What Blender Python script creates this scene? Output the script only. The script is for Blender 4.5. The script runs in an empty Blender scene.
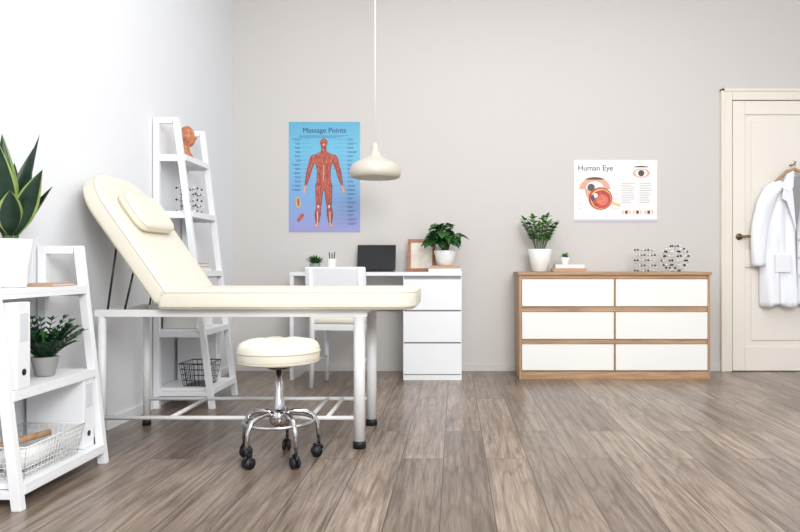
import bpy, bmesh, math, random
from mathutils import Vector, Matrix, Euler
random.seed(7)
S=bpy.context.scene
S.view_settings.view_transform='Standard'
S.view_settings.look='None'
S.view_settings.exposure=0.0

# ---------------------------------------------------------------- materials
def lin(c):
    return tuple(((v/255)/12.92 if v/255<=0.04045 else (((v/255)+0.055)/1.055)**2.4) for v in c)+(1,)
def mat(name,rgb,rough=0.5,metal=0.0,noise=0.0,nscale=20,bump=0.0,bscale=200,spec=0.5):
    m=bpy.data.materials.new(name); m.use_nodes=True
    nt=m.node_tree; b=nt.nodes['Principled BSDF']
    b.inputs['Base Color'].default_value=lin(rgb)
    b.inputs['Roughness'].default_value=rough
    b.inputs['Metallic'].default_value=metal
    b.inputs['Specular IOR Level'].default_value=spec
    tc=nt.nodes.new('ShaderNodeTexCoord')
    if noise>0:
        n=nt.nodes.new('ShaderNodeTexNoise'); n.inputs['Scale'].default_value=nscale; n.inputs['Detail'].default_value=4
        nt.links.new(tc.outputs['Object'],n.inputs['Vector'])
        r=nt.nodes.new('ShaderNodeValToRGB')
        c=lin(rgb)
        r.color_ramp.elements[0].position=0.3; r.color_ramp.elements[1].position=0.7
        r.color_ramp.elements[0].color=tuple(v*(1-noise) for v in c[:3])+(1,)
        r.color_ramp.elements[1].color=tuple(min(1,v*(1+noise)) for v in c[:3])+(1,)
        nt.links.new(n.outputs['Fac'],r.inputs['Fac']); nt.links.new(r.outputs['Color'],b.inputs['Base Color'])
    if bump>0:
        n=nt.nodes.new('ShaderNodeTexNoise'); n.inputs['Scale'].default_value=bscale
        nt.links.new(tc.outputs['Object'],n.inputs['Vector'])
        bp=nt.nodes.new('ShaderNodeBump'); bp.inputs['Strength'].default_value=bump; bp.inputs['Distance'].default_value=0.002
        nt.links.new(n.outputs['Fac'],bp.inputs['Height']); nt.links.new(bp.outputs['Normal'],b.inputs['Normal'])
    return m
def wood(name,c1,c2,rough=0.5,stretch=(2,30,30)):
    m=bpy.data.materials.new(name); m.use_nodes=True
    nt=m.node_tree; b=nt.nodes['Principled BSDF']; b.inputs['Roughness'].default_value=rough
    tc=nt.nodes.new('ShaderNodeTexCoord'); mp=nt.nodes.new('ShaderNodeMapping'); mp.inputs['Scale'].default_value=stretch
    n=nt.nodes.new('ShaderNodeTexNoise'); n.inputs['Scale'].default_value=2; n.inputs['Detail'].default_value=6; n.inputs['Distortion'].default_value=0.6
    r=nt.nodes.new('ShaderNodeValToRGB'); r.color_ramp.elements[0].position=0.3; r.color_ramp.elements[1].position=0.7
    r.color_ramp.elements[0].color=lin(c1); r.color_ramp.elements[1].color=lin(c2)
    L=nt.links.new
    L(tc.outputs['Object'],mp.inputs['Vector']); L(mp.outputs['Vector'],n.inputs['Vector']); L(n.outputs['Fac'],r.inputs['Fac']); L(r.outputs['Color'],b.inputs['Base Color'])
    return m
def floor_mat():
    m=bpy.data.materials.new('laminate_planks'); m.use_nodes=True
    nt=m.node_tree; b=nt.nodes['Principled BSDF']; L=nt.links.new; N=nt.nodes.new
    tc=N('ShaderNodeTexCoord'); mp=N('ShaderNodeMapping'); mp.inputs['Rotation'].default_value=(0,0,math.radians(90)); mp.inputs['Location'].default_value=(0.3,0.05,0)
    L(tc.outputs['Object'],mp.inputs['Vector'])
    br=N('ShaderNodeTexBrick'); br.offset=0.37; br.offset_frequency=2; br.squash=1
    br.inputs['Scale'].default_value=1; br.inputs['Brick Width'].default_value=1.35; br.inputs['Row Height'].default_value=0.185
    br.inputs['Mortar Size'].default_value=0.0022; br.inputs['Mortar Smooth'].default_value=0.2; br.inputs['Bias'].default_value=0.0
    br.inputs['Color1'].default_value=(0,0,0,1); br.inputs['Color2'].default_value=(1,1,1,1); br.inputs['Mortar'].default_value=(0.5,0.5,0.5,1)
    L(mp.outputs['Vector'],br.inputs['Vector'])
    sep=N('ShaderNodeSeparateColor'); L(br.outputs['Color'],sep.inputs['Color'])
    comb=N('ShaderNodeCombineXYZ'); mul=N('ShaderNodeMath'); mul.operation='MULTIPLY'; mul.inputs[1].default_value=37
    L(sep.outputs['Red'],mul.inputs[0]); L(mul.outputs[0],comb.inputs['X']); L(mul.outputs[0],comb.inputs['Y'])
    add=N('ShaderNodeVectorMath'); add.operation='ADD'; L(tc.outputs['Object'],add.inputs[0]); L(comb.outputs[0],add.inputs[1])
    def grain(sc,scale,det,dist,rgh=0.6):
        mm=N('ShaderNodeMapping'); mm.inputs['Scale'].default_value=sc; L(add.outputs[0],mm.inputs['Vector'])
        n=N('ShaderNodeTexNoise'); n.inputs['Scale'].default_value=scale; n.inputs['Detail'].default_value=det; n.inputs['Distortion'].default_value=dist; n.inputs['Roughness'].default_value=rgh
        L(mm.outputs[0],n.inputs['Vector']); return n
    g1=grain((24,1.1,1),1.5,8,0.15,0.68); g2=grain((130,4,1),1.6,6,0.1,0.6); g3=grain((5,1.6,1),1.2,3,0.3)
    gl=grain((5.5,0.5,1),1.0,2,0.2,0.4)
    mm=N('ShaderNodeMath'); mm.operation='MULTIPLY'; mm.inputs[1].default_value=20; L(gl.outputs['Fac'],mm.inputs[0])
    fr=N('ShaderNodeMath'); fr.operation='PINGPONG'; fr.inputs[1].default_value=1.0; L(mm.outputs[0],fr.inputs[0])
    # knots
    km=N('ShaderNodeMapping'); km.inputs['Scale'].default_value=(3.2,1.1,1); L(add.outputs[0],km.inputs['Vector'])
    kv=N('ShaderNodeTexVoronoi'); kv.inputs['Scale'].default_value=1.0; L(km.outputs[0],kv.inputs['Vector'])
    base=N('ShaderNodeMix'); base.data_type='RGBA'
    base.inputs[6].default_value=lin((128,113,101)); base.inputs[7].default_value=lin((163,147,132)); L(sep.outputs['Red'],base.inputs[0])
    def ramp(src,p0,p1,c0,c1):
        r=N('ShaderNodeValToRGB'); r.color_ramp.elements[0].position=p0; r.color_ramp.elements[1].position=p1
        r.color_ramp.elements[0].color=c0; r.color_ramp.elements[1].color=c1; L(src,r.inputs['Fac']); return r
    r1=ramp(g1.outputs['Fac'],0.36,0.57,(0.50,0.46,0.43,1),(1.08,1.08,1.08,1))
    r2=ramp(g2.outputs['Fac'],0.34,0.6,(0.70,0.67,0.65,1),(1.05,1.05,1.05,1))
    r3=ramp(g3.outputs['Fac'],0.28,0.6,(0.78,0.76,0.74,1),(1.06,1.06,1.06,1))
    r4=ramp(fr.outputs[0],0.0,0.35,(0.74,0.71,0.68,1),(1.0,1.0,1.0,1))
    r5=ramp(kv.outputs['Distance'],0.02,0.10,(0.45,0.40,0.36,1),(1.0,1.0,1.0,1))
    cur=base.outputs[2]
    for r in (r1,r2,r3,r4,r5):
        m1=N('ShaderNodeMix'); m1.data_type='RGBA'; m1.blend_type='MULTIPLY'; m1.inputs[0].default_value=1; L(cur,m1.inputs[6]); L(r.outputs[0],m1.inputs[7]); cur=m1.outputs[2]
    m3=N('ShaderNodeMix'); m3.data_type='RGBA'; L(br.outputs['Fac'],m3.inputs[0]); L(cur,m3.inputs[6]); m3.inputs[7].default_value=lin((66,56,49))
    L(m3.outputs[2],b.inputs['Base Color']); b.inputs['Roughness'].default_value=0.29; b.inputs['Specular IOR Level'].default_value=0.5
    bp=N('ShaderNodeBump'); bp.inputs['Strength'].default_value=0.12; bp.inputs['Distance'].default_value=0.002; L(g2.outputs['Fac'],bp.inputs['Height']); L(bp.outputs[0],b.inputs['Normal'])
    return m
def grad_mat(name,stops,z0,z1,noise=0.0):
    m=bpy.data.materials.new(name); m.use_nodes=True
    nt=m.node_tree; b=nt.nodes['Principled BSDF']; b.inputs['Roughness'].default_value=0.45; L=nt.links.new; N=nt.nodes.new
    tc=N('ShaderNodeTexCoord'); sp=N('ShaderNodeSeparateXYZ'); L(tc.outputs['Object'],sp.inputs[0])
    mr=N('ShaderNodeMapRange'); mr.inputs['From Min'].default_value=z0; mr.inputs['From Max'].default_value=z1; L(sp.outputs['Z'],mr.inputs['Value'])
    r=N('ShaderNodeValToRGB'); cr=r.color_ramp
    cr.elements[0].position=stops[0][0]; cr.elements[0].color=lin(stops[0][1]); cr.elements[1].position=stops[-1][0]; cr.elements[1].color=lin(stops[-1][1])
    for p,c in stops[1:-1]:
        e=cr.elements.new(p); e.color=lin(c)
    L(mr.outputs[0],r.inputs['Fac']); L(r.outputs[0],b.inputs['Base Color'])
    return m

M_wall=mat('wall_greige_paint',(208,204,200),0.9)
M_wallL=mat('wall_white_paint',(229,231,234),0.9)
M_ceil=mat('ceiling_paint',(240,240,240),0.9)
M_floor=floor_mat()
M_white=mat('white_lacquer',(238,239,241),0.4)
M_steel=mat('white_powdercoat',(230,230,229),0.35)
M_cream=mat('cream_leather',(230,224,208),0.42,bump=0.25,bscale=160)
M_seam=mat('cream_piping',(203,194,176),0.5)
M_oak=wood('oak_veneer',(158,122,90),(196,160,124),0.5)
M_oakv=wood('oak_veneer_vertical',(158,122,90),(196,160,124),0.5,(30,30,2))
M_drawer=mat('ivory_drawer',(242,241,236),0.4)
M_black=mat('black_rubber',(22,22,24),0.5)
M_dark=mat('dark_metal',(50,50,52),0.35,0.6)
M_chrome=mat('chrome',(205,205,208),0.14,1.0)
M_lamp=mat('lamp_enamel',(206,201,188),0.4)
M_lampin=mat('lamp_inside',(240,236,225),0.5)
M_door=mat('door_cream',(236,229,219),0.5)
M_trim=mat('trim_cream',(234,226,214),0.5)
M_brass=mat('handle_bronze',(130,112,90),0.3,0.9)
M_coat=mat('coat_cotton',(241,243,248),0.85,bump=0.2,bscale=60)
M_shade_ink=mat('shade_and_ink_grey',(150,148,150),0.8)  # flat grey painting shade in coat and desk openings; also poster print lines
M_pot=mat('white_ceramic',(240,240,238),0.3)
M_potg=mat('grey_ceramic',(150,150,148),0.6)
M_soil=mat('soil',(50,38,30),0.95,noise=0.3,nscale=80)
M_leafd=mat('leaf_dark',(26,54,38),0.4,noise=0.35,nscale=25)
M_leafs=mat('leaf_edge',(150,170,95),0.4,noise=0.2)
M_leaf=mat('leaf_green',(44,92,40),0.4,noise=0.4,nscale=25)
M_leafb=mat('leaf_bright',(84,140,58),0.45,noise=0.4,nscale=30)
M_stem=mat('stem',(90,110,60),0.6)
M_terra=wood('terracotta_head',(150,82,54),(205,140,98),0.6,(30,30,30))
M_paper=mat('book_paper',(235,228,212),0.8)
M_bookA=mat('book_cover_tan',(190,150,120),0.6); M_bookB=mat('book_cover_white',(232,230,226),0.6); M_bookC=mat('book_cover_grey',(140,130,125),0.6)
M_screen=mat('laptop_black',(14,15,18),0.25); M_wire=mat('black_wire',(45,45,48),0.4,0.5); M_wirew=mat('white_wire',(225,225,222),0.4)
M_ballb=mat('atom_black',(25,25,28),0.3); M_ballw=mat('atom_white',(235,235,235),0.3); M_rod=mat('bond_rod',(205,205,205),0.4)
M_label=mat('paper_label',(215,218,222),0.6); M_ink=mat('ink_dark',(45,45,55),0.7); M_inkb=mat('ink_blue',(34,52,98),0.7); M_inkl=mat('ink_light_blue',(62,92,138),0.7)
M_red=wood('muscle_red',(150,48,42),(214,124,104),0.6,(55,1,14)); M_pink=mat('tendon_pink',(232,204,190),0.6); M_skin=mat('print_skin',(222,168,142),0.6); M_maroon=mat('muscle_outline',(110,40,40),0.6)
M_pblue=grad_mat('poster_blue',[(0,(156,156,206)),(0.3,(126,168,216)),(0.75,(112,188,218)),(1,(98,172,206))],1.125,2.015)
M_photo=mat('photo_print',(225,215,200),0.5,noise=0.15,nscale=12)
M_cord=mat('lamp_cord',(238,238,235),0.6)

# ---------------------------------------------------------------- geometry helpers
def group(name,loc=(0,0,0)):
    e=bpy.data.objects.new(name,None); e.empty_display_size=0.05; e.location=loc
    S.collection.objects.link(e); return e
def finish(name,bm,mats,parent=None,smooth=True,bevel=0,segs=2,recalc=True):
    if recalc: bmesh.ops.recalc_face_normals(bm,faces=bm.faces[:])
    me=bpy.data.meshes.new(name); bm.to_mesh(me); bm.free()
    if not isinstance(mats,(list,tuple)): mats=[mats]
    for m in mats: me.materials.append(m)
    o=bpy.data.objects.new(name,me); S.collection.objects.link(o)
    if smooth:
        me.polygons.foreach_set('use_smooth',[True]*len(me.polygons))
    if bevel>0:
        md=o.modifiers.new('bevel','BEVEL'); md.width=bevel; md.segments=segs; md.limit_method='ANGLE'; md.angle_limit=math.radians(40)
        md.harden_normals=True
    if parent:
        o.parent=parent; o.matrix_parent_inverse=Matrix.Translation(-Vector(parent.location))
    return o
def add_box(bm,x0,x1,y0,y1,z0,z1,mi=0,M=None):
    vs=[]
    for x in (x0,x1):
        for y in (y0,y1):
            for z in (z0,z1):
                v=Vector((x,y,z)); 
                if M: v=M@v
                vs.append(bm.verts.new(v))
    for f in ((0,1,3,2),(4,6,7,5),(0,4,5,1),(2,3,7,6),(0,2,6,4),(1,5,7,3)):
        fc=bm.faces.new([vs[i] for i in f]); fc.material_index=mi
def box(name,x0,x1,y0,y1,z0,z1,m,parent=None,bevel=0.002,M=None):
    bm=bmesh.new(); add_box(bm,x0,x1,y0,y1,z0,z1,0,M)
    return finish(name,bm,m,parent,smooth=bevel>0,bevel=bevel)
def boxes(name,lst,m,parent=None,bevel=0.002):
    bm=bmesh.new()
    for b in lst: add_box(bm,*b)
    return finish(name,bm,m,parent,smooth=bevel>0,bevel=bevel)
def add_prism(bm,pts,a0,a1,axis='y',mi=0):
    def P(p,a):
        return (p[0],a,p[1]) if axis=='y' else ((p[0],p[1],a) if axis=='z' else (a,p[0],p[1]))
    A=[bm.verts.new(P(p,a0)) for p in pts]; B=[bm.verts.new(P(p,a1)) for p in pts]
    n=len(pts)
    bm.faces.new(A).material_index=mi; bm.faces.new(B[::-1]).material_index=mi
    for i in range(n):
        bm.faces.new((A[i],B[i],B[(i+1)%n],A[(i+1)%n])).material_index=mi
def prism(name,pts,a0,a1,m,parent=None,axis='y',bevel=0.0):
    bm=bmesh.new(); add_prism(bm,pts,a0,a1,axis)
    return finish(name,bm,m,parent,smooth=bevel>0,bevel=bevel)
def add_tube(bm,pts,r,seg=10,cyclic=False,mi=0):
    pts=[Vector(p) for p in pts]; n=len(pts)
    rr=r if isinstance(r,(list,tuple)) else [r]*n
    rings=[]; up=None
    for i,p in enumerate(pts):
        if cyclic: t=(pts[(i+1)%n]-pts[i-1])
        else: t=(pts[min(i+1,n-1)]-pts[max(i-1,0)])
        t.normalize()
        if up is None:
            up=Vector((0,0,1)) if abs(t.z)<0.9 else Vector((1,0,0))
        up=(up-t*up.dot(t)); up.normalize(); sd=t.cross(up)
        rings.append([bm.verts.new(p+(up*math.cos(2*math.pi*k/seg)+sd*math.sin(2*math.pi*k/seg))*rr[i]) for k in range(seg)])
    m=n if cyclic else n-1
    for i in range(m):
        a=rings[i]; b=rings[(i+1)%n]
        for k in range(seg):
            bm.faces.new((a[k],a[(k+1)%seg],b[(k+1)%seg],b[k])).material_index=mi
    if not cyclic:
        bm.faces.new(rings[0][::-1]).material_index=mi; bm.faces.new(rings[-1]).material_index=mi
def tubes(name,lst,r,m,parent=None,seg=10,cyclic=False):
    bm=bmesh.new()
    for p in lst: add_tube(bm,p,r,seg,cyclic)
    o=finish(name,bm,m,parent); 
    return o
def arc(c,r,a0,a1,n,plane='xy'):
    out=[]
    for i in range(n+1):
        a=a0+(a1-a0)*i/n; u=r*math.cos(a); v=r*math.sin(a)
        out.append((c[0]+u,c[1]+v,c[2]) if plane=='xy' else ((c[0]+u,c[1],c[2]+v) if plane=='xz' else (c[0],c[1]+u,c[2]+v)))
    return out
def add_lathe(bm,prof,c,seg=32,mi=0,fn=None):
    rings=[]
    for r,z in prof:
        if r<1e-6: rings.append([bm.verts.new((c[0],c[1],c[2]+z))])
        else: rings.append([bm.verts.new((c[0]+r*math.cos(2*math.pi*k/seg),c[1]+r*math.sin(2*math.pi*k/seg),c[2]+z+(fn(r,2*math.pi*k/seg,z) if fn else 0))) for k in range(seg)])
    for a,b in zip(rings,rings[1:]):
        for k in range(seg):
            k2=(k+1)%seg
            if len(a)==1 and len(b)==1: continue
            if len(a)==1: f=(a[0],b[k],b[k2])
            elif len(b)==1: f=(a[k],a[k2],b[0])
            else: f=(a[k],a[k2],b[k2],b[k])
            bm.faces.new(f).material_index=mi
def lathe(name,prof,c,m,parent=None,seg=32,fn=None):
    bm=bmesh.new(); add_lathe(bm,prof,c,seg,0,fn); return finish(name,bm,m,parent)
def add_ball(bm,c,r,mi=0,sub=2,scale=None):
    M=Matrix.Translation(c)
    if scale: M=M@Matrix.Diagonal((*scale,1))
    before=set(bm.faces)
    bmesh.ops.create_icosphere(bm,subdivisions=sub,radius=r,matrix=M)
    for f in bm.faces:
        if f not in before: f.material_index=mi
def rrect(L,W,radii,i,n=8):
    pts=[]; hl=L/2-i; hw=W/2-i
    for (sx,sy,a0,r) in ((1,1,0,radii[1]),(-1,1,90,radii[0]),(-1,-1,180,radii[0]),(1,-1,270,radii[1])):
        r=max(r-i,0.002)
        for k in range(n+1):
            a=math.radians(a0+90*k/n); pts.append((sx*(hl-r)+r*math.cos(a),sy*(hw-r)+r*math.sin(a)))
    return pts
def slab(name,L,W,T,radii,er,M,m,parent,dome=0.0,seam=None):
    bm=bmesh.new(); rings=[]
    prof=[]
    ns=6
    prof.append((er*2.5,0)); 
    for k in range(ns+1):
        a=math.pi/2*k/ns; prof.append((er*(1-math.sin(a)),er*(1-math.cos(a))))
    for k in range(ns+1):
        a=math.pi/2*k/ns; prof.append((er*(1-math.cos(a)),T-er*(1-math.sin(a))))
    prof.append((er*2.5,T+dome*0.5)); prof.append((min(W,L)*0.3,T+dome))
    for i,z in prof:
        rings.append([bm.verts.new(M@Vector((x,y,z))) for x,y in rrect(L,W,radii,i)])
    n=len(rings[0])
    for a,b in zip(rings,rings[1:]):
        for k in range(n): bm.faces.new((a[k],a[(k+1)%n],b[(k+1)%n],b[k]))
    bm.faces.new(rings[0][::-1]); bm.faces.new(rings[-1])
    o=finish(name,bm,m,parent)
    if seam:
        bm=bmesh.new()
        for z in (er*0.6,T-er*0.6):
            i=er*0.08
            add_tube(bm,[M@Vector((x,y,z)) for x,y in rrect(L,W,radii,i)],0.0028,6,True)
        finish(name+'_piping',bm,seam,parent)
    return o
def add_leaf(bm,base,az,L,W,elev,bend,mi=0,n=8,shape=0.8,fold=0.18,twist=0.0,rim=None,xmin=None):
    p=Vector(base); d=elev; rows=[]
    for i in range(n+1):
        t=i/n
        w=W*0.5*(math.sin(math.pi*min(1,max(0.0,t))**shape))
        if i==0: w=W*0.06
        dirv=Vector((math.cos(az)*math.cos(d),math.sin(az)*math.cos(d),math.sin(d)))
        side=Vector((-math.sin(az),math.cos(az),0)); nrm=side.cross(dirv)*-1
        a=twist; s2=side*math.cos(a)+nrm*math.sin(a); n2=nrm*math.cos(a)-side*math.sin(a)
        pts=[p+s2*w+n2*fold*w, p+s2*w*0.8, p-n2*fold*w*0.3, p-s2*w*0.8, p-s2*w+n2*fold*w]
        if xmin is not None:
            for q in pts: q.x=max(q.x,xmin+0.002*random.random())
        rows.append([bm.verts.new(q) for q in pts])
        p=p+dirv*(L/n); d-=bend/n
    for a,b in zip(rows,rows[1:]):
        for k in range(4):
            f=bm.faces.new((a[k],a[k+1],b[k+1],b[k])); f.material_index=(rim if (rim is not None and k in (0,3)) else mi)
    return p
def text(name,s,x,z,y,size,m,parent,align='CENTER'):
    c=bpy.data.curves.new(name,'FONT'); c.body=s; c.size=size; c.align_x=align; c.align_y='CENTER'; c.extrude=0.0002
    o=bpy.data.objects.new(name,c); S.collection.objects.link(o); o.location=(x,y,z); o.rotation_euler=(math.radians(90),0,0)
    c.materials.append(m)
    bpy.context.view_layer.update()
    me=bpy.data.meshes.new_from_object(o.evaluated_get(bpy.context.evaluated_depsgraph_get()))
    o2=bpy.data.objects.new(name,me); o2.matrix_world=o.matrix_world.copy(); S.collection.objects.link(o2)
    bpy.data.objects.remove(o)
    o2.parent=parent; o2.matrix_parent_inverse=Matrix.Translation(-Vector(parent.location))
    return o2

# ---------------------------------------------------------------- room
WX=-1.80; WY=5.5; RX=4.2; CZ=3.3; FY=-1.5
box('floor',WX-0.1,RX+0.1,FY,WY+0.1,-0.1,0,M_floor,bevel=0)
box('ceiling',WX-0.1,RX+0.1,FY,WY+0.1,CZ,CZ+0.1,M_ceil,bevel=0)
box('wall_back',WX-0.1,RX+0.1,WY,WY+0.1,0,CZ,M_wall,bevel=0)
box('wall_left',WX-0.1,WX,FY,WY,0,CZ,M_wallL,bevel=0)
box('wall_right',RX,RX+0.1,FY,WY,0,CZ,M_wallL,bevel=0)
box('baseboard_back',WX+0.012,2.14,WY-0.012,WY,0,0.06,M_wall,bevel=0.003)
box('baseboard_left',WX,WX+0.012,FY,WY-0.012,0,0.06,M_wallL,bevel=0.003)

# ---------------------------------------------------------------- door
g=group('trim_1',(2.6,WY,0))
tx0,tx1,tz=2.145,3.24,2.27
boxes('casing',[(tx0,tx0+0.085,WY-0.035,WY,0,tz),(tx1-0.085,tx1,WY-0.035,WY,0,tz),(tx0+0.085,tx1-0.085,WY-0.035,WY,tz-0.085,tz)],M_trim,g,0.006)
boxes('casing_bead',[(tx0-0.006,tx0+0.022,WY-0.045,WY,0,tz+0.006),(tx1-0.022,tx1+0.006,WY-0.045,WY,0,tz+0.006),(tx0-0.006,tx1+0.006,WY-0.045,WY,tz-0.016,tz+0.006)],M_trim,g,0.004)
g=group('door_1',(2.7,WY,0))
dx0,dx1,dz=2.236,3.149,2.18
box('slab',dx0,dx1,WY-0.012,WY-0.001,0.006,dz,M_door,g,0.001)
st=0.10
boxes('stiles_and_rails',[(dx0,dx0+st,WY-0.026,WY-0.012,0.006,dz),(dx1-st,dx1,WY-0.026,WY-0.012,0.006,dz),
  (dx0+st,dx1-st,WY-0.026,WY-0.012,dz-0.11,dz),(dx0+st,dx1-st,WY-0.026,WY-0.012,0.006,0.2),(dx0+st,dx1-st,WY-0.026,WY-0.012,0.84,0.98)],M_door,g,0.005)
boxes('panels',[(dx0+st+0.05,dx1-st-0.05,WY-0.022,WY-0.012,0.25,0.79),(dx0+st+0.05,dx1-st-0.05,WY-0.022,WY-0.012,1.03,dz-0.16)],M_door,g,0.006)
tubes('handle',[[(2.285,WY-0.026,1.085),(2.285,WY-0.075,1.085)],[(2.272,WY-0.075,1.085),(2.33,WY-0.08,1.087),(2.40,WY-0.075,1.083)]],0.010,M_brass,g)
bm=bmesh.new(); add_tube(bm,[(2.285,WY-0.026,1.085),(2.285,WY-0.036,1.085)],0.026,24); finish('handle_rose',bm,M_brass,g)

# ---------------------------------------------------------------- lab coat on hanger
g=group('white_coat',(2.70,WY-0.1,1.6))
cx=2.695; yb=WY-0.032
bm=bmesh.new()
NU,NV=56,32
def coat_pt(u,v,back=False):
    hw=0.235+0.015*math.sin(v*2.2)+0.005*v
    z=1.535-1.0*v-0.13*abs(u)**1.1*(1-v)**3
    x=cx+u*hw
    fold=0.014*math.sin(u*11+v*3)*(0.25+v)+0.010*math.sin(u*23-v*5)*v
    thick=0.07*(1-abs(u)**3)**0.5
    y=yb-0.012-(0 if back else thick*(0.55+0.45*v)+0.006)-(0 if back else fold+0.014*(0.25+v))
    return Vector((x,min(y,yb-0.004),z+(0.012*math.sin(u*9) if v>0.99 else 0)))
F=[[bm.verts.new(coat_pt(-1+2*i/NU,j/NV)) for i in range(NU+1)] for j in range(NV+1)]
B=[[bm.verts.new(coat_pt(-1+2*i/NU,j/NV,True)) for i in range(NU+1)] for j in range(NV+1)]
for j in range(NV):
    for i in range(NU):
        bm.faces.new((F[j][i],F[j+1][i],F[j+1][i+1],F[j][i+1])); bm.faces.new((B[j][i],B[j][i+1],B[j+1][i+1],B[j+1][i]))
for j in range(NV):
    bm.faces.new((F[j][0],B[j][0],B[j+1][0],F[j+1][0])); bm.faces.new((F[j][NU],F[j+1][NU],B[j+1][NU],B[j][NU]))
for i in range(NU):
    bm.faces.new((F[0][i],F[0][i+1],B[0][i+1],B[0][i])); bm.faces.new((F[NV][i],B[NV][i],B[NV][i+1],F[NV][i+1]))
finish('body',bm,M_coat,g)
for sgn,nm in ((-1,'sleeve_1'),(1,'sleeve_2')):
    bm=bmesh.new(); rings=[]
    path=[(0.10,1.50,0.045),(0.18,1.44,0.066),(0.232,1.34,0.070),(0.258,1.22,0.066),(0.275,1.08,0.062),(0.282,0.96,0.058),(0.278,0.85,0.054)]
    P2=[]
    for k in range(len(path)-1):
        for q in range(4):
            t=q/4; P2.append(tuple(path[k][i]*(1-t)+path[k+1][i]*t for i in range(3)))
    P2.append(path[-1])
    for k,(px,pz,w) in enumerate(P2):
        nxt=P2[min(k+2,len(P2)-1)]; prv=P2[max(k-2,0)]
        t=Vector((sgn*(nxt[0]-prv[0]),0,nxt[1]-prv[1])).normalized(); sd=Vector((t.z,0,-t.x))
        ring=[]
        for q in range(28):
            a=2*math.pi*q/28; wob=1+0.05*math.sin(3*a+k*0.5)+0.04*math.sin(5*a-k*0.35)
            ring.append(bm.verts.new(Vector((cx+sgn*px,yb-0.058,pz))+sd*math.cos(a)*w*wob+Vector((0,1,0))*math.sin(a)*0.042*wob))
        rings.append(ring)
    for a,b in zip(rings,rings[1:]):
        for q in range(28): bm.faces.new((a[q],a[(q+1)%28],b[(q+1)%28],b[q]))
    bm.faces.new(rings[0]); bm.faces.new(rings[-1][::-1])
    finish(nm,bm,M_coat,g)
    yl=yb-0.122
    prism('lapel_%d'%(1 if sgn<0 else 2),[(cx+sgn*0.055,1.565),(cx+sgn*0.10,1.52),(cx+sgn*0.125,1.38),(cx+sgn*0.085,1.36),(cx+sgn*0.008,1.12),(cx+sgn*0.035,1.42)],yl,yl+0.008,M_coat,g,bevel=0.003)
    prism('collar_%d'%(1 if sgn<0 else 2),[(cx+sgn*0.03,1.60),(cx+sgn*0.075,1.58),(cx+sgn*0.125,1.465),(cx+sgn*0.07,1.43),(cx+sgn*0.035,1.47)],yl-0.005,yl+0.03,M_coat,g,bevel=0.003)
prism('neck_lining_shade',[(cx-0.05,1.555),(cx+0.05,1.555),(cx+0.035,1.42),(cx,1.16),(cx-0.035,1.42)],yb-0.112,yb-0.1,M_shade_ink,g)  # grey V paints the shade inside the neck opening
box('front_opening_shade',cx-0.004,cx+0.0,yb-0.116,yb-0.09,0.56,1.16,M_shade_ink,g,0)  # thin grey strip painting the shade line where the coat fronts meet
boxes('pocket',[(cx-0.17,cx-0.05,yb-0.113,yb-0.08,0.80,0.94),(cx+0.05,cx+0.17,yb-0.113,yb-0.08,0.80,0.94)],M_coat,g,0.003)
bm=bmesh.new()
for z in (1.06,0.92,0.78): add_tube(bm,[(cx+0.02,yb-0.125,z),(cx+0.02,yb-0.11,z)],0.008,12)
finish('buttons',bm,M_pot,g)
tubes('hanger',[[(cx-0.16,yb-0.06,1.50),(cx-0.06,yb-0.06,1.60),(cx,yb-0.06,1.62),(cx+0.06,yb-0.06,1.60),(cx+0.16,yb-0.06,1.50)]],0.014,M_oak,g)
tubes('hanger_hook',[[(cx,yb-0.06,1.61),(cx,yb-0.06,1.64)]+[(cx+0.022*math.sin(a),yb-0.06,1.662-0.022*math.cos(a)) for a in [0.3*k for k in range(14)]]],0.003,M_chrome,g,8)
tubes('door_hook',[[(cx,yb+0.003,1.66),(cx,yb-0.07,1.655),(cx,yb-0.085,1.675)]],0.006,M_brass,g,8)

# ---------------------------------------------------------------- dresser
g=group('chest_of_drawers',(1.2,5.28,0))
x0,x1,y0,y1,zt=0.482,1.914,5.10,5.48,0.805
box('top',x0-0.01,x1+0.01,y0-0.012,y1,zt-0.022,zt,M_oak,g,0.002)
boxes('sides',[(x0,x0+0.018,y0,y1,0,zt-0.0225),(x1-0.018,x1,y0,y1,0,zt-0.0225)],M_oakv,g,0.001)
box('carcass',x0+0.019,x1-0.019,y0+0.02,y1-0.001,0.0,zt-0.023,M_oak,g,0.001)
box('plinth',x0+0.0185,x1-0.0185,y0+0.002,y0+0.0195,0,0.058,M_oak,g,0.001)
mid=(x0+x1)/2
k=0
for (za,zb) in ((0.068,0.262),(0.303,0.503),(0.548,0.750)):
    for (xa,xb) in ((x0+0.021,mid-0.008),(mid+0.008,x1-0.021)):
        k+=1; box('drawer_%d'%k,xa,xb,y0-0.004,y0+0.0195,za,zb,M_drawer,g,0.002)
boxes('pull_strips',[(x0+0.019,x1-0.019,y0+0.008,y0+0.0195,za,zb) for za,zb in ((0.266,0.299),(0.507,0.544),(0.754,0.781))],M_oak,g,0.001)

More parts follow.
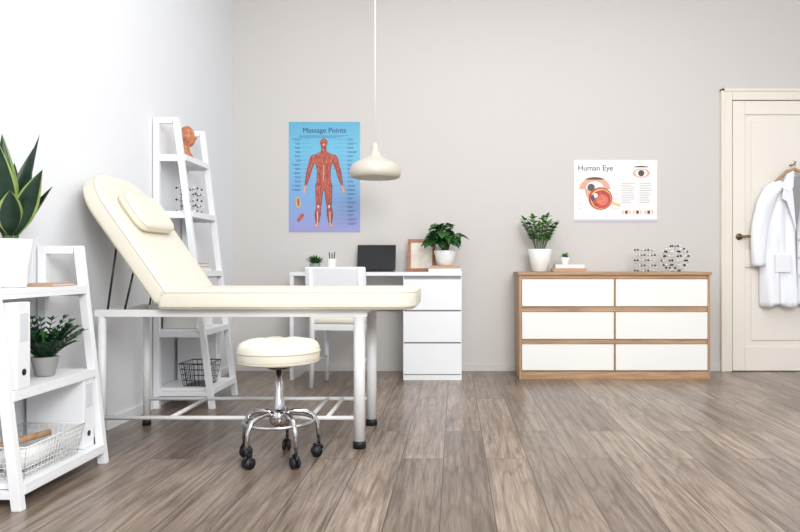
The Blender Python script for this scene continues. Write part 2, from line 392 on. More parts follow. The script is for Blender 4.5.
# ---------------------------------------------------------------- desk
g=group('desk',(-0.6,5.27,0))
x0,x1,y0,y1,zt=-1.232,0.052,5.06,5.48,0.805
box('top',x0,x1,y0,y1,zt-0.028,zt,M_white,g,0.002)
box('side_panel',x0,x0+0.03,y0+0.005,y1-0.002,0,zt-0.0285,M_white,g,0.002)
box('cabinet',x1-0.44,x1-0.001,y0+0.018,y1-0.002,0.0,zt-0.0285,M_white,g,0.002)
box('drawer_gap_shade',x1-0.43,x1-0.01,y0+0.012,y0+0.0175,0.005,zt-0.032,M_shade_ink,g,0)  # grey sheet behind the drawers, painting shade into the gaps between them
for i,(za,zb) in enumerate(((0.045,0.272),(0.284,0.511),(0.523,0.75))):
    box('drawer_%d'%(i+1),x1-0.437,x1-0.003,y0-0.004,y0+0.0115,za,zb,M_white,g,0.002)
box('plinth',x1-0.437,x1-0.003,y0+0.004,y0+0.0115,0.0,0.038,M_white,g,0.001)
box('rear_rail',x0+0.031,x1-0.442,y1-0.03,y1-0.012,0.5,zt-0.0285,M_white,g,0.001)

# ---------------------------------------------------------------- chair
g=group('dining_chair',(-0.81,4.88,0))
cx0,cx1=-1.00,-0.61; ya,yc=4.72,5.04
for i,(x,y,ztop) in enumerate(((cx0+0.02,ya,0.84),(cx1-0.02,ya,0.84),(cx0+0.03,yc,0.44),(cx1-0.03,yc,0.44))):
    lean=-0.035 if ztop>0.5 else 0
    pts=[(x,y+lean*0.6,0),(x,y,0.2),(x,y,0.44)]+([(x,y-0.02,0.62),(x,y-0.05,ztop)] if ztop>0.5 else [])
    tubes('leg_%d'%(i+1),[pts],[0.015,0.018,0.019]+([0.018,0.016] if ztop>0.5 else []),M_white,g,8)
box('seat_frame',cx0+0.01,cx1-0.01,ya-0.01,yc+0.01,0.40,0.445,M_white,g,0.006)
slab('seat_cushion',0.38,0.34,0.05,(0.04,0.04),0.02,Matrix.Translation((-0.805,4.88,0.446)),M_cream,g,0.008)
Mb=Matrix.Translation((-0.805,ya-0.028,0.76))@Matrix.Rotation(math.radians(8),4,'X')
box('top_rail',-0.215,0.215,-0.014,0.014,-0.055,0.085,M_white,g,0.012,Mb)
box('middle_rail',-0.18,0.18,-0.008,0.008,-0.16,-0.10,M_white,g,0.004,Mb)
tubes('stretchers',[[(cx0+0.02,ya,0.18),(cx0+0.03,yc,0.18)],[(cx1-0.02,ya,0.18),(cx1-0.03,yc,0.18)]],0.010,M_white,g,8)
g.rotation_euler=(0,0,math.radians(-6))

# ---------------------------------------------------------------- desk items
g=group('laptop',(-0.62,5.28,0.805))
box('base',-0.775,-0.47,5.17,5.37,0.806,0.822,M_screen,g,0.003)
Ml=Matrix.Translation((-0.6225,5.375,0.822))@Matrix.Rotation(math.radians(-12),4,'X')
box('lid',-0.1525,0.1525,-0.004,0.004,0,0.20,M_dark,g,0.003,Ml)
box('screen',-0.146,0.146,-0.0055,-0.0041,0.008,0.193,M_screen,g,0,Ml)
g=group('picture_frame',(-0.265,5.38,0.805))
Mf=Matrix.Translation((-0.265,5.36,0.806))@Matrix.Rotation(math.radians(-10),4,'X')
bm=bmesh.new()
for b in ((-0.11,0.11,-0.01,0.01,0,0.025),(-0.11,0.11,-0.01,0.01,0.235,0.26),(-0.11,-0.085,-0.01,0.01,0.025,0.235),(0.085,0.11,-0.01,0.01,0.025,0.235)): add_box(bm,*b,0,Mf)
finish('frame',bm,wood('frame_brown',(140,90,60),(172,118,82),0.5),g,False)
box('picture',-0.085,0.085,-0.002,0.004,0.025,0.235,M_photo,g,0,Mf)

def book(parent,name,x0,x1,y0,y1,z0,z1,cover):
    boxes(name+'_cover',[(x0,x1,y0,y1,z0,z0+0.003),(x0,x1,y0,y1,z1-0.003,z1),(x0,x1,y0,y0+0.003,z0+0.003,z1-0.003)],cover,parent,0)
    box(name+'_pages',x0+0.003,x1-0.003,y0+0.0035,y1-0.004,z0+0.0032,z1-0.0032,M_paper,parent,0)
g=group('book_stack',(-0.07,5.25,0.805))
book(g,'book_1',-0.20,0.045,5.14,5.34,0.806,0.830,M_bookB); book(g,'book_2',-0.185,0.035,5.15,5.33,0.831,0.853,M_bookA)
def pot(parent,c,r0,r1,h,m,seg=32):
    lathe('pot',[(0,0),(r0*0.9,0),(r0,0.005),(r1,h-0.004),(r1-0.002,h),(r1-0.008,h),(r1-0.010,h-0.02),(0,h-0.02)],c,m,parent,seg)
    lathe('soil',[(r1-0.012,h-0.019),(r1*0.5,h-0.012),(0,h-0.010)],c,M_soil,parent,seg)

g=group('potted_monstera',(-0.075,5.25,0.853))
pot(g,(-0.075,5.25,0.854),0.062,0.088,0.115,M_pot)
bm=bmesh.new(); rd=random.Random(3)
for i in range(75):
    az=rd.uniform(0,6.28); R=rd.uniform(0.01,0.115); zz=1.19-R*0.75-rd.uniform(0,0.12)
    e=Vector((-0.085+R*math.cos(az),5.25+R*math.sin(az)*0.8,zz))
    add_tube(bm,[(-0.075+0.02*math.cos(az),5.25+0.02*math.sin(az),0.955),((-0.075+e.x)/2,(5.25+e.y)/2,(0.97+zz)/2+0.03),e],0.002,5,mi=1)
    add_leaf(bm,e,az+rd.uniform(-0.5,0.5),rd.uniform(0.08,0.11),rd.uniform(0.065,0.09),rd.uniform(-0.3,0.4),rd.uniform(0.8,1.6),0,7,0.65,0.15,rd.uniform(-0.4,0.4))
finish('foliage',bm,[M_leaf,M_stem],g,recalc=False)

g=group('pen_cup',(-0.955,5.2,0.805))
lathe('cup',[(0,0),(0.033,0),(0.035,0.003),(0.037,0.1),(0.034,0.1),(0.033,0.02),(0,0.02)],(-0.945,5.22,0.806),M_pot,g)
tubes('pens',[[(-0.95,5.22,0.83),(-0.965,5.21,0.955)],[(-0.94,5.225,0.83),(-0.925,5.24,0.96)],[(-0.942,5.215,0.83),(-0.94,5.2,0.95)]],0.004,M_ink,g,6)
g=group('potted_succulent',(-1.07,5.22,0.805))
pot(g,(-1.075,5.22,0.806),0.03,0.042,0.065,M_potg)
bm=bmesh.new()
for i in range(34):
    az=i*2.4; add_leaf(bm,(-1.075+0.01*math.cos(az),5.22+0.01*math.sin(az),0.865),az,0.07+0.02*rd.random(),0.024,0.35+1.0*i/34,0.4,0,5,0.8)
finish('leaves',bm,M_leaf,g,recalc=False)

# ---------------------------------------------------------------- dresser-top items
g=group('potted_zz_plant',(0.66,5.29,0.805))
pot(g,(0.66,5.29,0.806),0.062,0.094,0.175,M_pot)
bm=bmesh.new(); rd=random.Random(11)
for i in range(17):
    az=i*2.4; el=rd.uniform(1.15,1.5); Ls=rd.uniform(0.17,0.27); p=Vector((0.66+0.03*math.cos(az),5.29+0.03*math.sin(az),0.965)); pts=[p.copy()]; d=el
    for k in range(7):
        p=p+Vector((math.cos(az)*math.cos(d),0.8*math.sin(az)*math.cos(d),math.sin(d)))*Ls/7; d-=0.04; pts.append(p.copy())
        if k>1:
            for s in (-1,1): add_leaf(bm,p,az+s*1.1,0.052,0.030,d*0.5,0.5,rd.choice([0,2]),5,0.75,0.2)
    add_leaf(bm,p,az,0.055,0.03,d,0.4,2,5)
    add_tube(bm,pts,0.003,5,mi=1)
finish('foliage',bm,[M_leaf,M_stem,M_leafb],g,recalc=False)
g=group('book_stack',(0.87,5.25,0.805))
book(g,'book_1',0.75,1.00,5.16,5.34,0.806,0.832,M_bookA); book(g,'book_2',0.765,0.985,5.17,5.33,0.833,0.862,M_bookB)
g=group('potted_seedling',(0.85,5.25,0.862))
pot(g,(0.85,5.25,0.863),0.024,0.033,0.055,M_pot)
bm=bmesh.new()
for i in range(24):
    az=i*2.4; add_leaf(bm,(0.85,5.25,0.912),az,0.04+0.02*rd.random(),0.018,0.2+1.2*i/24,0.5,0,5)
finish('leaves',bm,M_leafb,g,recalc=False)

def molecule_lattice(name,c,nx,ny,nz,sp,r=0.008):
    g=group(name,c); bm=bmesh.new()
    def pos(i,j,k): return Vector((c[0]+(i-(nx-1)/2)*sp+(k%2)*sp*0.3+(j%2)*sp*0.2,c[1]+(j-(ny-1)/2)*sp,c[2]+r+k*sp))
    for i in range(nx):
        for j in range(ny):
            for k in range(nz):
                p=pos(i,j,k); add_ball(bm,p,r,(i+j+k)%2,1)
                for q in ((i+1,j,k),(i,j+1,k),(i,j,k+1)):
                    if q[0]<nx and q[1]<ny and q[2]<nz: add_tube(bm,[p,pos(*q)],0.0015,5,mi=2)
    finish('atoms_and_bonds',bm,[M_ballb,M_ballw,M_rod],g)
def fullerene(name,c,R,r=0.008):
    g=group(name,c); bm=bmesh.new()
    t=bmesh.new(); bmesh.ops.create_icosphere(t,subdivisions=1,radius=1)
    vs=[]
    for e in t.edges:
        a,b=[v.co.copy() for v in e.verts]; p1=(a*2+b)/3; p2=(a+b*2)/3; vs+= [p1.normalized()*R,p2.normalized()*R]
    t.free()
    dm=min((vs[0]-v).length for v in vs[1:])
    lo=min(v.z for v in vs)
    C=Vector((c[0],c[1],c[2]+r-lo))
    for i,a in enumerate(vs):
        add_ball(bm,C+a,r,i%2,1)
        for b in vs[i+1:]:
            if (a-b).length<dm*1.35: add_tube(bm,[C+a,C+b],0.0022,5,mi=2)
    finish('atoms_and_bonds',bm,[M_ballb,M_ballw,M_rod],g)
molecule_lattice('molecule_model',(1.46,5.25,0.806),4,3,5,0.04,0.0085)
fullerene('molecule_model',(1.70,5.25,0.806),0.10,0.0095)

# ---------------------------------------------------------------- posters
g=group('massage_poster',(-1.056,WY,1.57))
PX0,PX1,PZ0,PZ1=-1.343,-0.769,1.125,2.015
box('sheet',PX0,PX1,WY-0.004,WY-0.0005,PZ0,PZ1,M_pblue,g,0)
Y=WY-0.0045
text('title','Massage Points',-1.056,1.945,Y-0.0005,0.058,M_inkb,g)
fx=-1.06
def capsule2d(bm,x0,z0,r0,x1,z1,r1,y,mi=0,n=8):
    a=math.atan2(z1-z0,x1-x0); pts=[]
    for k in range(n+1):
        t=a+math.pi/2+math.pi*k/n; pts.append((x0+r0*math.cos(t),z0+r0*math.sin(t)))
    for k in range(n+1):
        t=a-math.pi/2+math.pi*k/n; pts.append((x1+r1*math.cos(t),z1+r1*math.sin(t)))
    bm.faces.new([bm.verts.new((p[0],y,p[1])) for p in pts]).material_index=mi
bm=bmesh.new(); yy=Y-0.0002
def cap(x0,z0,r0,x1,z1,r1,mi=0,ol=0.0025):
    global yy
    yy-=0.00004
    if ol: capsule2d(bm,x0,z0,r0,x1,z1,r1,yy,3); yy-=0.00004
    capsule2d(bm,x0,z0,max(r0-ol,0.001),x1,z1,max(r1-ol,0.001),yy,mi)
for s in (-1,1):
    cap(fx+s*0.035,1.50,0.034,fx+s*0.042,1.34,0.022); cap(fx+s*0.045,1.31,0.022,fx+s*0.05,1.26,0.025); cap(fx+s*0.05,1.26,0.024,fx+s*0.052,1.19,0.011)
    cap(fx+s*0.05,1.19,0.011,fx+s*0.066,1.172,0.012,2,0.0015)
    cap(fx+s*0.088,1.715,0.026,fx+s*0.122,1.61,0.019); cap(fx+s*0.122,1.60,0.021,fx+s*0.145,1.51,0.010); cap(fx+s*0.147,1.495,0.010,fx+s*0.156,1.465,0.012,2,0.0015)
    for q in (-1,0,1): cap(fx+s*(0.157+q*0.007),1.46,0.0035,fx+s*(0.16+q*0.009),1.437,0.0025,2,0)
cap(fx,1.69,0.07,fx,1.60,0.050); cap(fx,1.60,0.050,fx,1.52,0.060); cap(fx,1.80,0.021,fx,1.75,0.025)
for s in (-1,1):
    cap(fx+s*0.012,1.77,0.010,fx+s*0.062,1.735,0.018)
    cap(fx+s*0.082,1.722,0.028,fx+s*0.096,1.68,0.014)
    cap(fx+s*0.022,1.70,0.024,fx+s*0.055,1.70,0.022)
    cap(fx+s*0.103,1.665,0.014,fx+s*0.115,1.62,0.012)
    cap(fx+s*0.128,1.59,0.012,fx+s*0.14,1.53,0.007)
    for q in range(4): cap(fx+s*0.013,1.655-q*0.03,0.0125,fx+s*0.019,1.655-q*0.03,0.0115,0,0.002)
    cap(fx+s*0.043,1.65,0.012,fx+s*0.044,1.55,0.013)
    cap(fx+s*0.05,1.49,0.014,fx+s*0.054,1.37,0.009); cap(fx+s*0.034,1.50,0.014,fx+s*0.038,1.36,0.011); cap(fx+s*0.016,1.47,0.011,fx+s*0.028,1.37,0.008)
    cap(fx+s*0.044,1.335,0.010,fx+s*0.044,1.325,0.010,1,0.002)
    cap(fx+s*0.060,1.29,0.011,fx+s*0.056,1.22,0.006); cap(fx+s*0.038,1.29,0.010,fx+s*0.046,1.22,0.005); cap(fx+s*0.05,1.29,0.003,fx+s*0.051,1.20,0.003,1,0)
cap(fx,1.66,0.0022,fx,1.54,0.0022,1,0)
cap(fx,1.845,0.032,fx,1.818,0.022,0,0.003); cap(fx,1.862,0.020,fx,1.858,0.020,0,0.002)
for s in (-1,1): cap(fx+s*0.011,1.842,0.005,fx+s*0.012,1.842,0.005,4,0)
cap(fx-0.007,1.812,0.003,fx+0.007,1.812,0.003,4,0); cap(fx,1.838,0.003,fx,1.826,0.005,1,0)
finish('muscle_figure',bm,[M_red,M_pink,M_skin,M_maroon,M_ink],g,False,recalc=False)
bm=bmesh.new(); rd=random.Random(5)
def quad2(bm,x0,x1,z0,z1,y,mi=0):
    bm.faces.new([bm.verts.new(p) for p in ((x0,y,z0),(x1,y,z0),(x1,y,z1),(x0,y,z1))]).material_index=mi
for s in (-1,1):
    for i in range(21):
        z=1.875-i*0.034; xa=fx+s*(0.185+0.01*rd.random()); w=rd.uniform(0.04,0.075)
        if s<0 and i>12: continue
        for q in range(2):
            x0,x1=sorted((xa,xa+s*w*(1-0.35*q*rd.random()))); quad2(bm,x0,x1,z-q*0.009,z-q*0.009+0.004,Y)
        xm=fx+s*rd.uniform(0.06,0.13)
        x0,x1=sorted((xm,xa)); quad2(bm,x0,x1,z,z+0.0012,Y-0.00002)
for q in range(3): quad2(bm,fx-0.2,fx+0.2-0.05*q,1.902-q*0.008,1.9045-q*0.008,Y)
finish('annotations',bm,M_inkl,g,False,recalc=False)
bm=bmesh.new(); capsule2d(bm,-1.27,1.385,0.02,-1.265,1.335,0.016,Y-0.0003,0); capsule2d(bm,-1.235,1.26,0.016,-1.262,1.22,0.013,Y-0.0003,1); capsule2d(bm,-1.268,1.385,0.009,-1.265,1.34,0.007,Y-0.0004,1)
finish('inset_illustration',bm,[mat('inset_yellow',(214,180,90),0.6),M_red],g,False,recalc=False)

g=group('eye_anatomy_poster',(1.3,WY,1.45))
box('sheet',0.963,1.634,WY-0.004,WY-0.0005,1.206,1.707,mat('poster_white',(238,235,234),0.45),g,0)
text('title','Human Eye',1.135,1.64,Y-0.0005,0.062,M_ink,g)
def disc(bm,x,z,r,y,mi,sx=1,n=32,a0=0,a1=2*math.pi):
    full=a1-a0>6
    bm.faces.new([bm.verts.new((x+sx*r*math.cos(a0+(a1-a0)*k/n),y,z+r*math.sin(a0+(a1-a0)*k/n))) for k in range(n if full else n+1)]).material_index=mi
bm=bmesh.new()
prp=mat('iris_dark',(66,52,66),0.4); ylw=mat('print_yellow',(226,196,130),0.6); pk=mat('print_pink',(224,166,146),0.6); rd_=mat('print_red',(188,72,62),0.6,noise=0.4,nscale=50); wh=mat('sclera_print',(250,246,242),0.5); brn=mat('brow_print',(96,66,50),0.6); gry=mat('poster_footer',(196,190,208),0.6); rdl=mat('print_red_light',(214,116,96),0.6,noise=0.3,nscale=40)
MS=[rd_,pk,ylw,prp,wh,brn,gry,rdl]
disc(bm,1.13,1.47,0.10,Y-0.0002,1,1.25,28,0.0,math.pi)
disc(bm,1.13,1.47,0.10,Y-0.0002,1,0.8,28,math.pi,2*math.pi-0.001)
disc(bm,1.13,1.475,0.060,Y-0.0003,4,1.2,28,0.0,math.pi); disc(bm,1.10,1.485,0.030,Y-0.0004,3)
disc(bm,1.13,1.545,0.022,Y-0.0004,5,3.6,24,0.15,math.pi-0.15)
disc(bm,1.175,1.395,0.092,Y-0.0005,0,1.05); disc(bm,1.18,1.393,0.080,Y-0.0006,2,1.05); disc(bm,1.183,1.39,0.074,Y-0.0007,0,1.05); disc(bm,1.19,1.385,0.045,Y-0.00075,7,1.05); disc(bm,1.135,1.42,0.018,Y-0.0008,4); disc(bm,1.112,1.40,0.026,Y-0.0008,3,0.6)
capsule2d(bm,1.255,1.365,0.014,1.33,1.34,0.010,Y-0.00045,2)
for (x,z,r) in ((1.505,1.60,0.058),(1.385,1.285,0.030),(1.475,1.285,0.030),(1.565,1.285,0.030)):
    disc(bm,x,z,r*0.62,Y-0.0003,1,1.9); disc(bm,x,z,r*0.5,Y-0.0005,4,1.7); disc(bm,x,z,r*0.44,Y-0.0007,5); disc(bm,x,z,r*0.2,Y-0.0008,3)
disc(bm,1.505,1.645,0.014,Y-0.0004,5,4.5,20,0.2,math.pi-0.2)
quad2(bm,0.963,1.634,1.206,1.226,Y-0.0001,6)
finish('eye_illustrations',bm,MS,g,False,recalc=False)
bm=bmesh.new()
for c0 in (1.345,1.49):
    for i in range(12):
        z=1.515-i*0.014; quad2(bm,c0,c0+rd.uniform(0.07,0.12),z,z+0.003,Y)
for i in range(7):
    z=1.55-i*0.04; quad2(bm,0.985,1.025,z,z+0.003,Y)
    if i>2: quad2(bm,1.27,1.32,z,z+0.003,Y)
finish('annotations',bm,M_shade_ink,g,False,recalc=False)

# ---------------------------------------------------------------- pendant lamp
g=group('pendant_lamp',(-0.54,4.6,1.6)); c=(-0.54,4.6,1.445)
lathe('shade',[(0.150,0.0),(0.166,0.006),(0.174,0.03),(0.172,0.06),(0.158,0.085),(0.125,0.108),(0.08,0.128),(0.045,0.150),(0.030,0.175),(0.024,0.20),(0.022,0.225),(0.012,0.238),(0.0,0.24)],c,M_lamp,g,48)
lathe('shade_inside',[(0.150,0.0005),(0.160,0.02),(0.160,0.05),(0.13,0.085),(0.07,0.11),(0.0,0.12)],c,M_lampin,g,48)
lathe('bulb',[(0,0.03),(0.02,0.034),(0.034,0.055),(0.03,0.08),(0.016,0.105),(0,0.108)],c,M_pot,g,24)
tubes('cord',[[(-0.54,4.6,1.68),(-0.54,4.6,CZ-0.02)]],0.0045,M_cord,g,8)
lathe('ceiling_rose',[(0,-0.03),(0.05,-0.03),(0.055,0),(0,0)],(-0.54,4.6,CZ-0.001),M_white,g)

# ---------------------------------------------------------------- massage table
g=group('massage_table',(-0.9,3.41,0))
yn,yf=3.18,3.64; ym=3.41; W=0.62; T=0.095; zb=0.648
hx=-1.36; xr=-0.18
slab('flat_cushion',xr-hx,W,T,(0.02,0.12),0.025,Matrix.Translation(((hx+xr)/2,ym,zb)),M_cream,g,0.004,M_seam)
ang=math.radians(125)
Lb=0.675
Mh=Matrix.Translation((hx-0.005,ym,zb+0.01))@Matrix.Rotation(-ang,4,'Y')
Mb=Mh@Matrix.Translation((Lb/2+0.03,0,-T+0.005))
slab('backrest_cushion',Lb+0.04,W,T-0.005,(0.02,0.22),0.025,Mb,M_cream,g,0.0,M_seam)
Mp=Mh@Matrix.Translation((Lb*0.70,0.0,-T-0.050))
slab('head_pillow',0.21,0.37,0.058,(0.06,0.06),0.026,Mp,M_cream,g,0.0,M_seam)
bm=bmesh.new()
for y in (yn,yf): add_box(bm,-1.68,-0.41,y-0.014,y+0.014,0.612,0.646)
for x in (-1.65,-1.34,-0.90,-0.447): add_box(bm,x-0.013,x+0.013,yn+0.014,yf-0.014,0.614,0.644)
finish('upper_frame',bm,M_steel,g,True,0.003)
i=0
for x,r in ((-0.447,0.027),(-1.65,0.018)):
    for y in (yn,yf):
        i+=1
        tubes('leg_%d'%i,[[(x,y,0.03),(x,y,0.613)]],r,M_steel,g,20)
        lathe('foot_%d'%i,[(0,0),(r+0.004,0),(r+0.004,0.024),(r+0.001,0.034),(0,0.034)],(x,y,0.0),M_black,g,20)
tubes('stretchers',[[(-1.65,yn,0.14),(-0.447,yn,0.14)],[(-1.65,yf,0.14),(-0.447,yf,0.14)],[(-1.33,yn,0.14),(-1.33,yf,0.14)],[(-0.60,yn,0.14),(-0.60,yf,0.14)],[(-0.68,yn,0.14),(-0.68,yf,0.14)]],0.010,M_steel,g,12)
def hp(x,y,z): return tuple(Mh@Vector((x,y,z)))
tubes('backrest_frame',[[hp(0.03,s*0.22,0.010),hp(Lb-0.12,s*0.22,0.010)] for s in (-1,1)]+[[hp(Lb-0.12,-0.22,0.010),hp(Lb-0.12,0.22,0.010)]],0.010,M_steel,g,10)
tubes('ratchet_struts',[[hp(0.36,s*0.22,0.02),(-1.63,ym+s*0.22,0.64)] for s in (-1,1)]+[[hp(0.22,s*0.22,0.02),(-1.55,ym+s*0.22,0.64)] for s in (-1,1)],0.005,M_dark,g,8)

# ---------------------------------------------------------------- stool
g=group('rolling_stool',(-0.775,2.98,0)); c=(-0.772,2.98,0)
def tuft(r,a,z):
    if z<0.5: return 0
    k=abs(math.sin(a*4))
    return -0.014*(1-k)**3*min(1,r/0.05)*(1 if r<0.16 else 0.4)-0.012*math.exp(-((r-0.085)/0.02)**2)*(1-k)**2
lathe('seat',[(0,0.425),(0.15,0.425),(0.170,0.432),(0.176,0.45),(0.177,0.475),(0.175,0.497),(0.166,0.514),(0.148,0.525),(0.12,0.530),(0.1,0.531),(0.085,0.531),(0.065,0.531),(0.04,0.531),(0.02,0.531),(0,0.529)],c,M_cream,g,64,tuft)
bm=bmesh.new(); add_tube(bm,arc((c[0],c[1],0.478),0.178,0,2*math.pi-2*math.pi/64,63),0.003,6,True); add_tube(bm,arc((c[0],c[1],0.435),0.172,0,2*math.pi-2*math.pi/64,63),0.003,6,True)
finish('seat_piping',bm,M_seam,g)
lathe('mount_plate',[(0,0.40),(0.04,0.40),(0.07,0.415),(0.07,0.4245),(0,0.4245)],c,M_dark,g)
lathe('gas_column',[(0,0.15),(0.024,0.15),(0.024,0.27),(0.018,0.275),(0.018,0.345),(0.013,0.35),(0.013,0.40),(0,0.40)],c,M_chrome,g,24)
lathe('hub',[(0,0.155),(0.03,0.155),(0.040,0.17),(0.042,0.20),(0.03,0.225),(0,0.225)],c,M_chrome,g,24)
bm=bmesh.new(); 
ring=arc((c[0],c[1],0.172),0.150,0,2*math.pi-2*math.pi/64,63); add_tube(bm,ring,0.008,10,True)
finish('foot_ring',bm,M_chrome,g)
for i in range(5):
    a=math.radians(-124+72*i); dx,dy=math.cos(a),math.sin(a)
    P=lambda r,z: (c[0]+dx*r,c[1]+dy*r,z)
    tubes('arm_%d'%(i+1),[[P(0.03,0.205),P(0.07,0.212),P(0.115,0.207),P(0.148,0.19),P(0.168,0.15),P(0.174,0.085)]],[0.012,0.012,0.012,0.011,0.010,0.009],M_chrome,g,12)
    bm=bmesh.new(); sd=Vector((-dy,dx,0)); w=Vector(P(0.164,0.025))
    for s in (-1,1): add_tube(bm,[w+sd*s*0.005,w+sd*s*0.016],0.0245,20)
    add_tube(bm,[w+sd*-0.006,w+sd*0.006],0.011,12)
    add_tube(bm,[P(0.174,0.05),P(0.174,0.088)],0.007,10)
    add_tube(bm,[P(0.148,0.052),P(0.164,0.056),P(0.182,0.05),P(0.190,0.036)],0.007,8)
    finish('caster_%d'%(i+1),bm,M_black,g)

# ---------------------------------------------------------------- ladder shelves
def ladder(name,y0,y1,xt,xf,H,levels,pw=0.035):
    g=group(name,(WX+0.15,(y0+y1)/2,0)); xb=WX+0.006
    def front(z): return xf+(xt-xf)*z/H
    for i,(ya,yb2) in enumerate(((y0,y0+0.03),(y1-0.03,y1))):
        bm=bmesh.new()
        add_prism(bm,[(xb,0),(xb+pw,0),(xb+pw,H),(xb,H)],ya,yb2)
        add_prism(bm,[(xf-pw,0),(xf,0),(xt,H),(xt-pw,H)],ya,yb2)
        add_prism(bm,[(xb+pw,H-pw),(xt-pw-0.0,H-pw),(xt-pw,H),(xb+pw,H)],ya,yb2)
        for z in levels:
            add_prism(bm,[(xb+pw,z-0.045),(front(z-0.045)-pw,z-0.045),(front(z-0.018)-pw,z-0.018),(xb+pw,z-0.018)],ya+0.003,yb2-0.003)
        finish('side_frame_%d'%(i+1),bm,M_white,g,True,0.002)
    for i,z in enumerate(levels):
        xf2=front(z)
        boxes('shelf_%d'%(i+1),[(xb+0.002,xf2+0.004,y0+0.031,y1-0.031,z-0.018,z),(xf2-0.012,xf2+0.006,y0+0.031,y1-0.031,z-0.035,z-0.0185)],M_white,g,0.001)
    return g
ladder('ladder_shelf',4.04,4.49,-1.645,-1.43,1.735,[0.12,0.47,0.82,1.18,1.52])
ladder('ladder_shelf',2.35,2.95,-1.606,-1.50,0.937,[0.085,0.41,0.767])

g=group('potted_rubber_plant',(-1.70,2.6,0.767))
pot(g,(-1.70,2.6,0.768),0.055,0.078,0.185,M_pot)
bm=bmesh.new(); rd=random.Random(2)
specs=[(0.1,0.40,0.075,1.42,0.12),(-0.4,0.29,0.08,1.12,0.25),(0.3,0.23,0.065,1.05,0.05),(-1.3,0.36,0.085,1.40,0.3),(1.3,0.36,0.085,1.45,0.2),(-1.0,0.22,0.085,1.1,0.6),(2.6,0.4,0.09,1.5,0.05),(-2.2,0.34,0.09,1.45,0.1),(-1.6,0.27,0.085,1.3,0.2),(2.0,0.30,0.08,1.4,0.1)]
for az,L_,W_,el,bd in specs:
    b=(-1.70+0.02*math.cos(az),2.6+0.02*math.sin(az),0.935)
    e=Vector(b)+Vector((math.cos(az)*0.005,math.sin(az)*0.005,0.03))
    add_tube(bm,[b,e],0.005,6,mi=1)
    add_leaf(bm,e,az,L_,W_,el,bd,0,12,0.75,0.25,rd.uniform(-0.9,0.9),rim=2 if rd.random()<0.4 else None,xmin=WX+0.01)
finish('leaves',bm,[M_leafd,M_stem,M_leafs],g,recalc=False)
g=group('notebook',(-1.66,2.79,0.767))
book(g,'notebook',-1.74,-1.61,2.72,2.88,0.768,0.780,M_bookA)
def binder(y0,z0,w=0.075):
    g=group('ring_binder',(-1.66,y0,z0)); xa,xb=-1.785,-1.545
    box('cover',xa,xb,y0,y0+w,z0+0.001,z0+0.31,M_white,g,0.003)
    box('spine_label',xb,xb+0.0012,y0+0.015,y0+w-0.015,z0+0.17,z0+0.27,M_label,g,0)
    bm=bmesh.new(); add_tube(bm,[(xb,y0+w/2,z0+0.06),(xb+0.0015,y0+w/2,z0+0.06)],0.012,20); finish('finger_ring',bm,M_dark,g)
binder(2.40,0.41); binder(2.83,0.085,0.08)
g=group('potted_fern',(-1.64,2.72,0.41))
FYc=2.72
pot(g,(-1.64,FYc,0.411),0.035,0.050,0.078,M_potg)
bm=bmesh.new(); rd=random.Random(9)
for i in range(52):
    az=rd.uniform(0,6.28); d=rd.uniform(0.85,1.5); Ls=rd.uniform(0.09,0.17); p=Vector((-1.64+0.02*math.cos(az),FYc+0.02*math.sin(az),0.478)); pts=[p.copy()]
    for k in range(7):
        p=p+Vector((math.cos(az)*math.cos(d),math.sin(az)*math.cos(d),math.sin(d)))*Ls/7; d-=0.08; p.x=max(p.x,WX+0.03); pts.append(p.copy())
        for s in (-1,1): add_leaf(bm,p,az+s*0.9,0.034,0.013,d*0.4+0.3,0.3,rd.choice([0,0,1]),3,0.8,0.2,xmin=WX+0.01)
    add_leaf(bm,p,az,0.03,0.012,d,0.3,1,3,xmin=WX+0.01)
    add_tube(bm,pts,0.0014,4,mi=1)
finish('fronds',bm,[M_leafd,M_leaf],g,recalc=False)
def wire_basket(name,x0,x1,y0,y1,z0,z1,m,tp=0.02,nx=6,ny=8,nz=4,r=0.0016):
    g=group(name,((x0+x1)/2,(y0+y1)/2,z0)); bm=bmesh.new()
    def loop(z,i): return [(x0+i,y0+i,z),(x1-i,y0+i,z),(x1-i,y1-i,z),(x0+i,y1-i,z)]
    z0+=r+0.001
    for k in range(nz+1):
        t=k/nz; P=loop(z0+(z1-z0)*t,tp*(1-t))
        for a in range(4): add_tube(bm,[P[a],P[(a+1)%4]],r*(2 if k==nz else 1),6)
    T_=loop(z1,0); B_=loop(z0,tp)
    for a in range(4):
        n=nx if a%2==0 else ny
        for k in range(n+1):
            t=k/n; p=Vector(T_[a]).lerp(Vector(T_[(a+1)%4]),t); q=Vector(B_[a]).lerp(Vector(B_[(a+1)%4]),t); add_tube(bm,[p,q],r,5)
    for k in range(1,nx):
        t=k/nx; add_tube(bm,[Vector(B_[0]).lerp(Vector(B_[1]),t),Vector(B_[3]).lerp(Vector(B_[2]),t)],r,5)
    for k in range(1,ny):
        t=k/ny; add_tube(bm,[Vector(B_[1]).lerp(Vector(B_[2]),t),Vector(B_[0]).lerp(Vector(B_[3]),t)],r,5)
    finish('wires',bm,m,g)
    return g
gb=wire_basket('wire_basket',-1.77,-1.52,2.41,2.79,0.087,0.205,M_wirew,nx=12,ny=18,nz=6)
tubes('rolled_towel',[[(-1.70,2.47,0.13),(-1.70,2.72,0.13)],[(-1.61,2.47,0.13),(-1.61,2.72,0.13)]],0.036,M_pot,gb,16)
tubes('wooden_roller',[[(-1.69,2.50,0.185),(-1.61,2.70,0.19)]],0.013,M_oak,gb,12)
wire_basket('wire_basket',-1.66,-1.48,4.09,4.30,0.122,0.26,M_wire,0.02,6,7,4,0.0016)
g=group('anatomical_head_model',(-1.69,4.25,1.52))
bm=bmesh.new(); hc=Vector((-1.672,4.24,1.655))
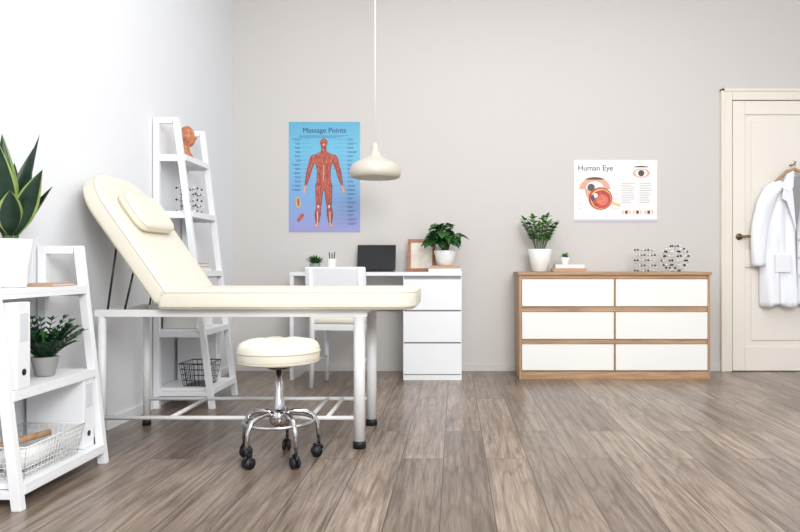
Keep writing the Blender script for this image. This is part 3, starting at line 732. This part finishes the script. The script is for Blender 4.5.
bmesh.ops.create_uvsphere(bm,u_segments=32,v_segments=24,radius=1)
for v in bm.verts:
    x,y,z=v.co
    jaw=max(0,-z); f=max(0,x)
    nx_=x*0.048+0.010*jaw*f+(0.020*jaw*(-x) if x<0 else 0); ny_=y*(0.040-0.014*jaw); nz_=z*0.068
    pos_=1 if x>0 else 0
    nx_+=0.017*math.exp(-((y/0.16)**2))*math.exp(-((z+0.12)/0.16)**2)*pos_
    nx_-=0.006*math.exp(-(((abs(y)-0.35)/0.14)**2))*math.exp(-((z-0.1)/0.12)**2)*pos_
    nx_+=0.006*math.exp(-((y/0.25)**2))*math.exp(-((z+0.5)/0.08)**2)*pos_
    v.co=hc+Vector((nx_,ny_,nz_))
add_lathe(bm,[(0,-0.133),(0.044,-0.133),(0.048,-0.118),(0.032,-0.095),(0.024,-0.06),(0.024,-0.03),(0,-0.03)],(hc.x-0.012,hc.y,hc.z),24)
for s in (-1,1): add_ball(bm,(hc.x-0.005,hc.y+s*0.038,hc.z-0.005),0.013,0,2,(0.8,0.4,1.2))
finish('head',bm,M_terra,g)
molecule_lattice('molecule_model',(-1.665,4.25,1.181),4,4,5,0.036,0.0075)
g=group('book_stack',(-1.64,4.25,0.82)); book(g,'book_1',-1.74,-1.56,4.10,4.36,0.821,0.845,M_bookB); book(g,'book_2',-1.73,-1.57,4.12,4.34,0.846,0.866,M_bookC)
g=group('storage_box',(-1.64,4.25,0.47)); box('body',-1.77,-1.56,4.12,4.38,0.471,0.58,M_bookB,g,0.004); box('lid',-1.775,-1.555,4.115,4.385,0.581,0.61,M_bookC,g,0.004)
g=group('ring_binder',(-1.64,4.4,0.12)); box('cover',-1.78,-1.53,4.36,4.44,0.121,0.43,M_white,g,0.003); box('spine_label',-1.53,-1.5288,4.375,4.425,0.28,0.38,M_label,g,0)

# ---------------------------------------------------------------- lights / world / camera
w=bpy.data.worlds.new('daylight'); S.world=w; w.use_nodes=True
bg=w.node_tree.nodes['Background']; bg.inputs['Color'].default_value=(0.92,0.96,1.0,1); bg.inputs['Strength'].default_value=1.1
def area(name,loc,target,sx,sy,e,col=(1,1,1)):
    l=bpy.data.lights.new(name,'AREA'); l.shape='RECTANGLE'; l.size=sx; l.size_y=sy; l.energy=e; l.color=col
    o=bpy.data.objects.new(name,l); S.collection.objects.link(o); o.location=loc
    o.rotation_euler=(Vector(target)-Vector(loc)).to_track_quat('-Z','Y').to_euler(); return o
area('rear_daylight_fill',(1.2,-1.2,2.6),(-0.4,5.0,1.1),1.9,1.4,175,(0.98,0.99,1.0))  # added area light behind the camera, standing in for window daylight
area('overhead_fill',(0.5,3.1,3.25),(0.5,3.1,0),3.0,2.4,58,(0.98,0.99,1.0))  # added unseen overhead fill, not a real ceiling fixture
cam=bpy.data.cameras.new('camera'); co=bpy.data.objects.new('camera',cam); S.collection.objects.link(co)
co.location=(0,0,0.85); co.rotation_euler=(math.radians(90),0,0); cam.sensor_width=36; cam.lens=30.6; cam.shift_x=-55/800; cam.clip_start=0.05
S.camera=co
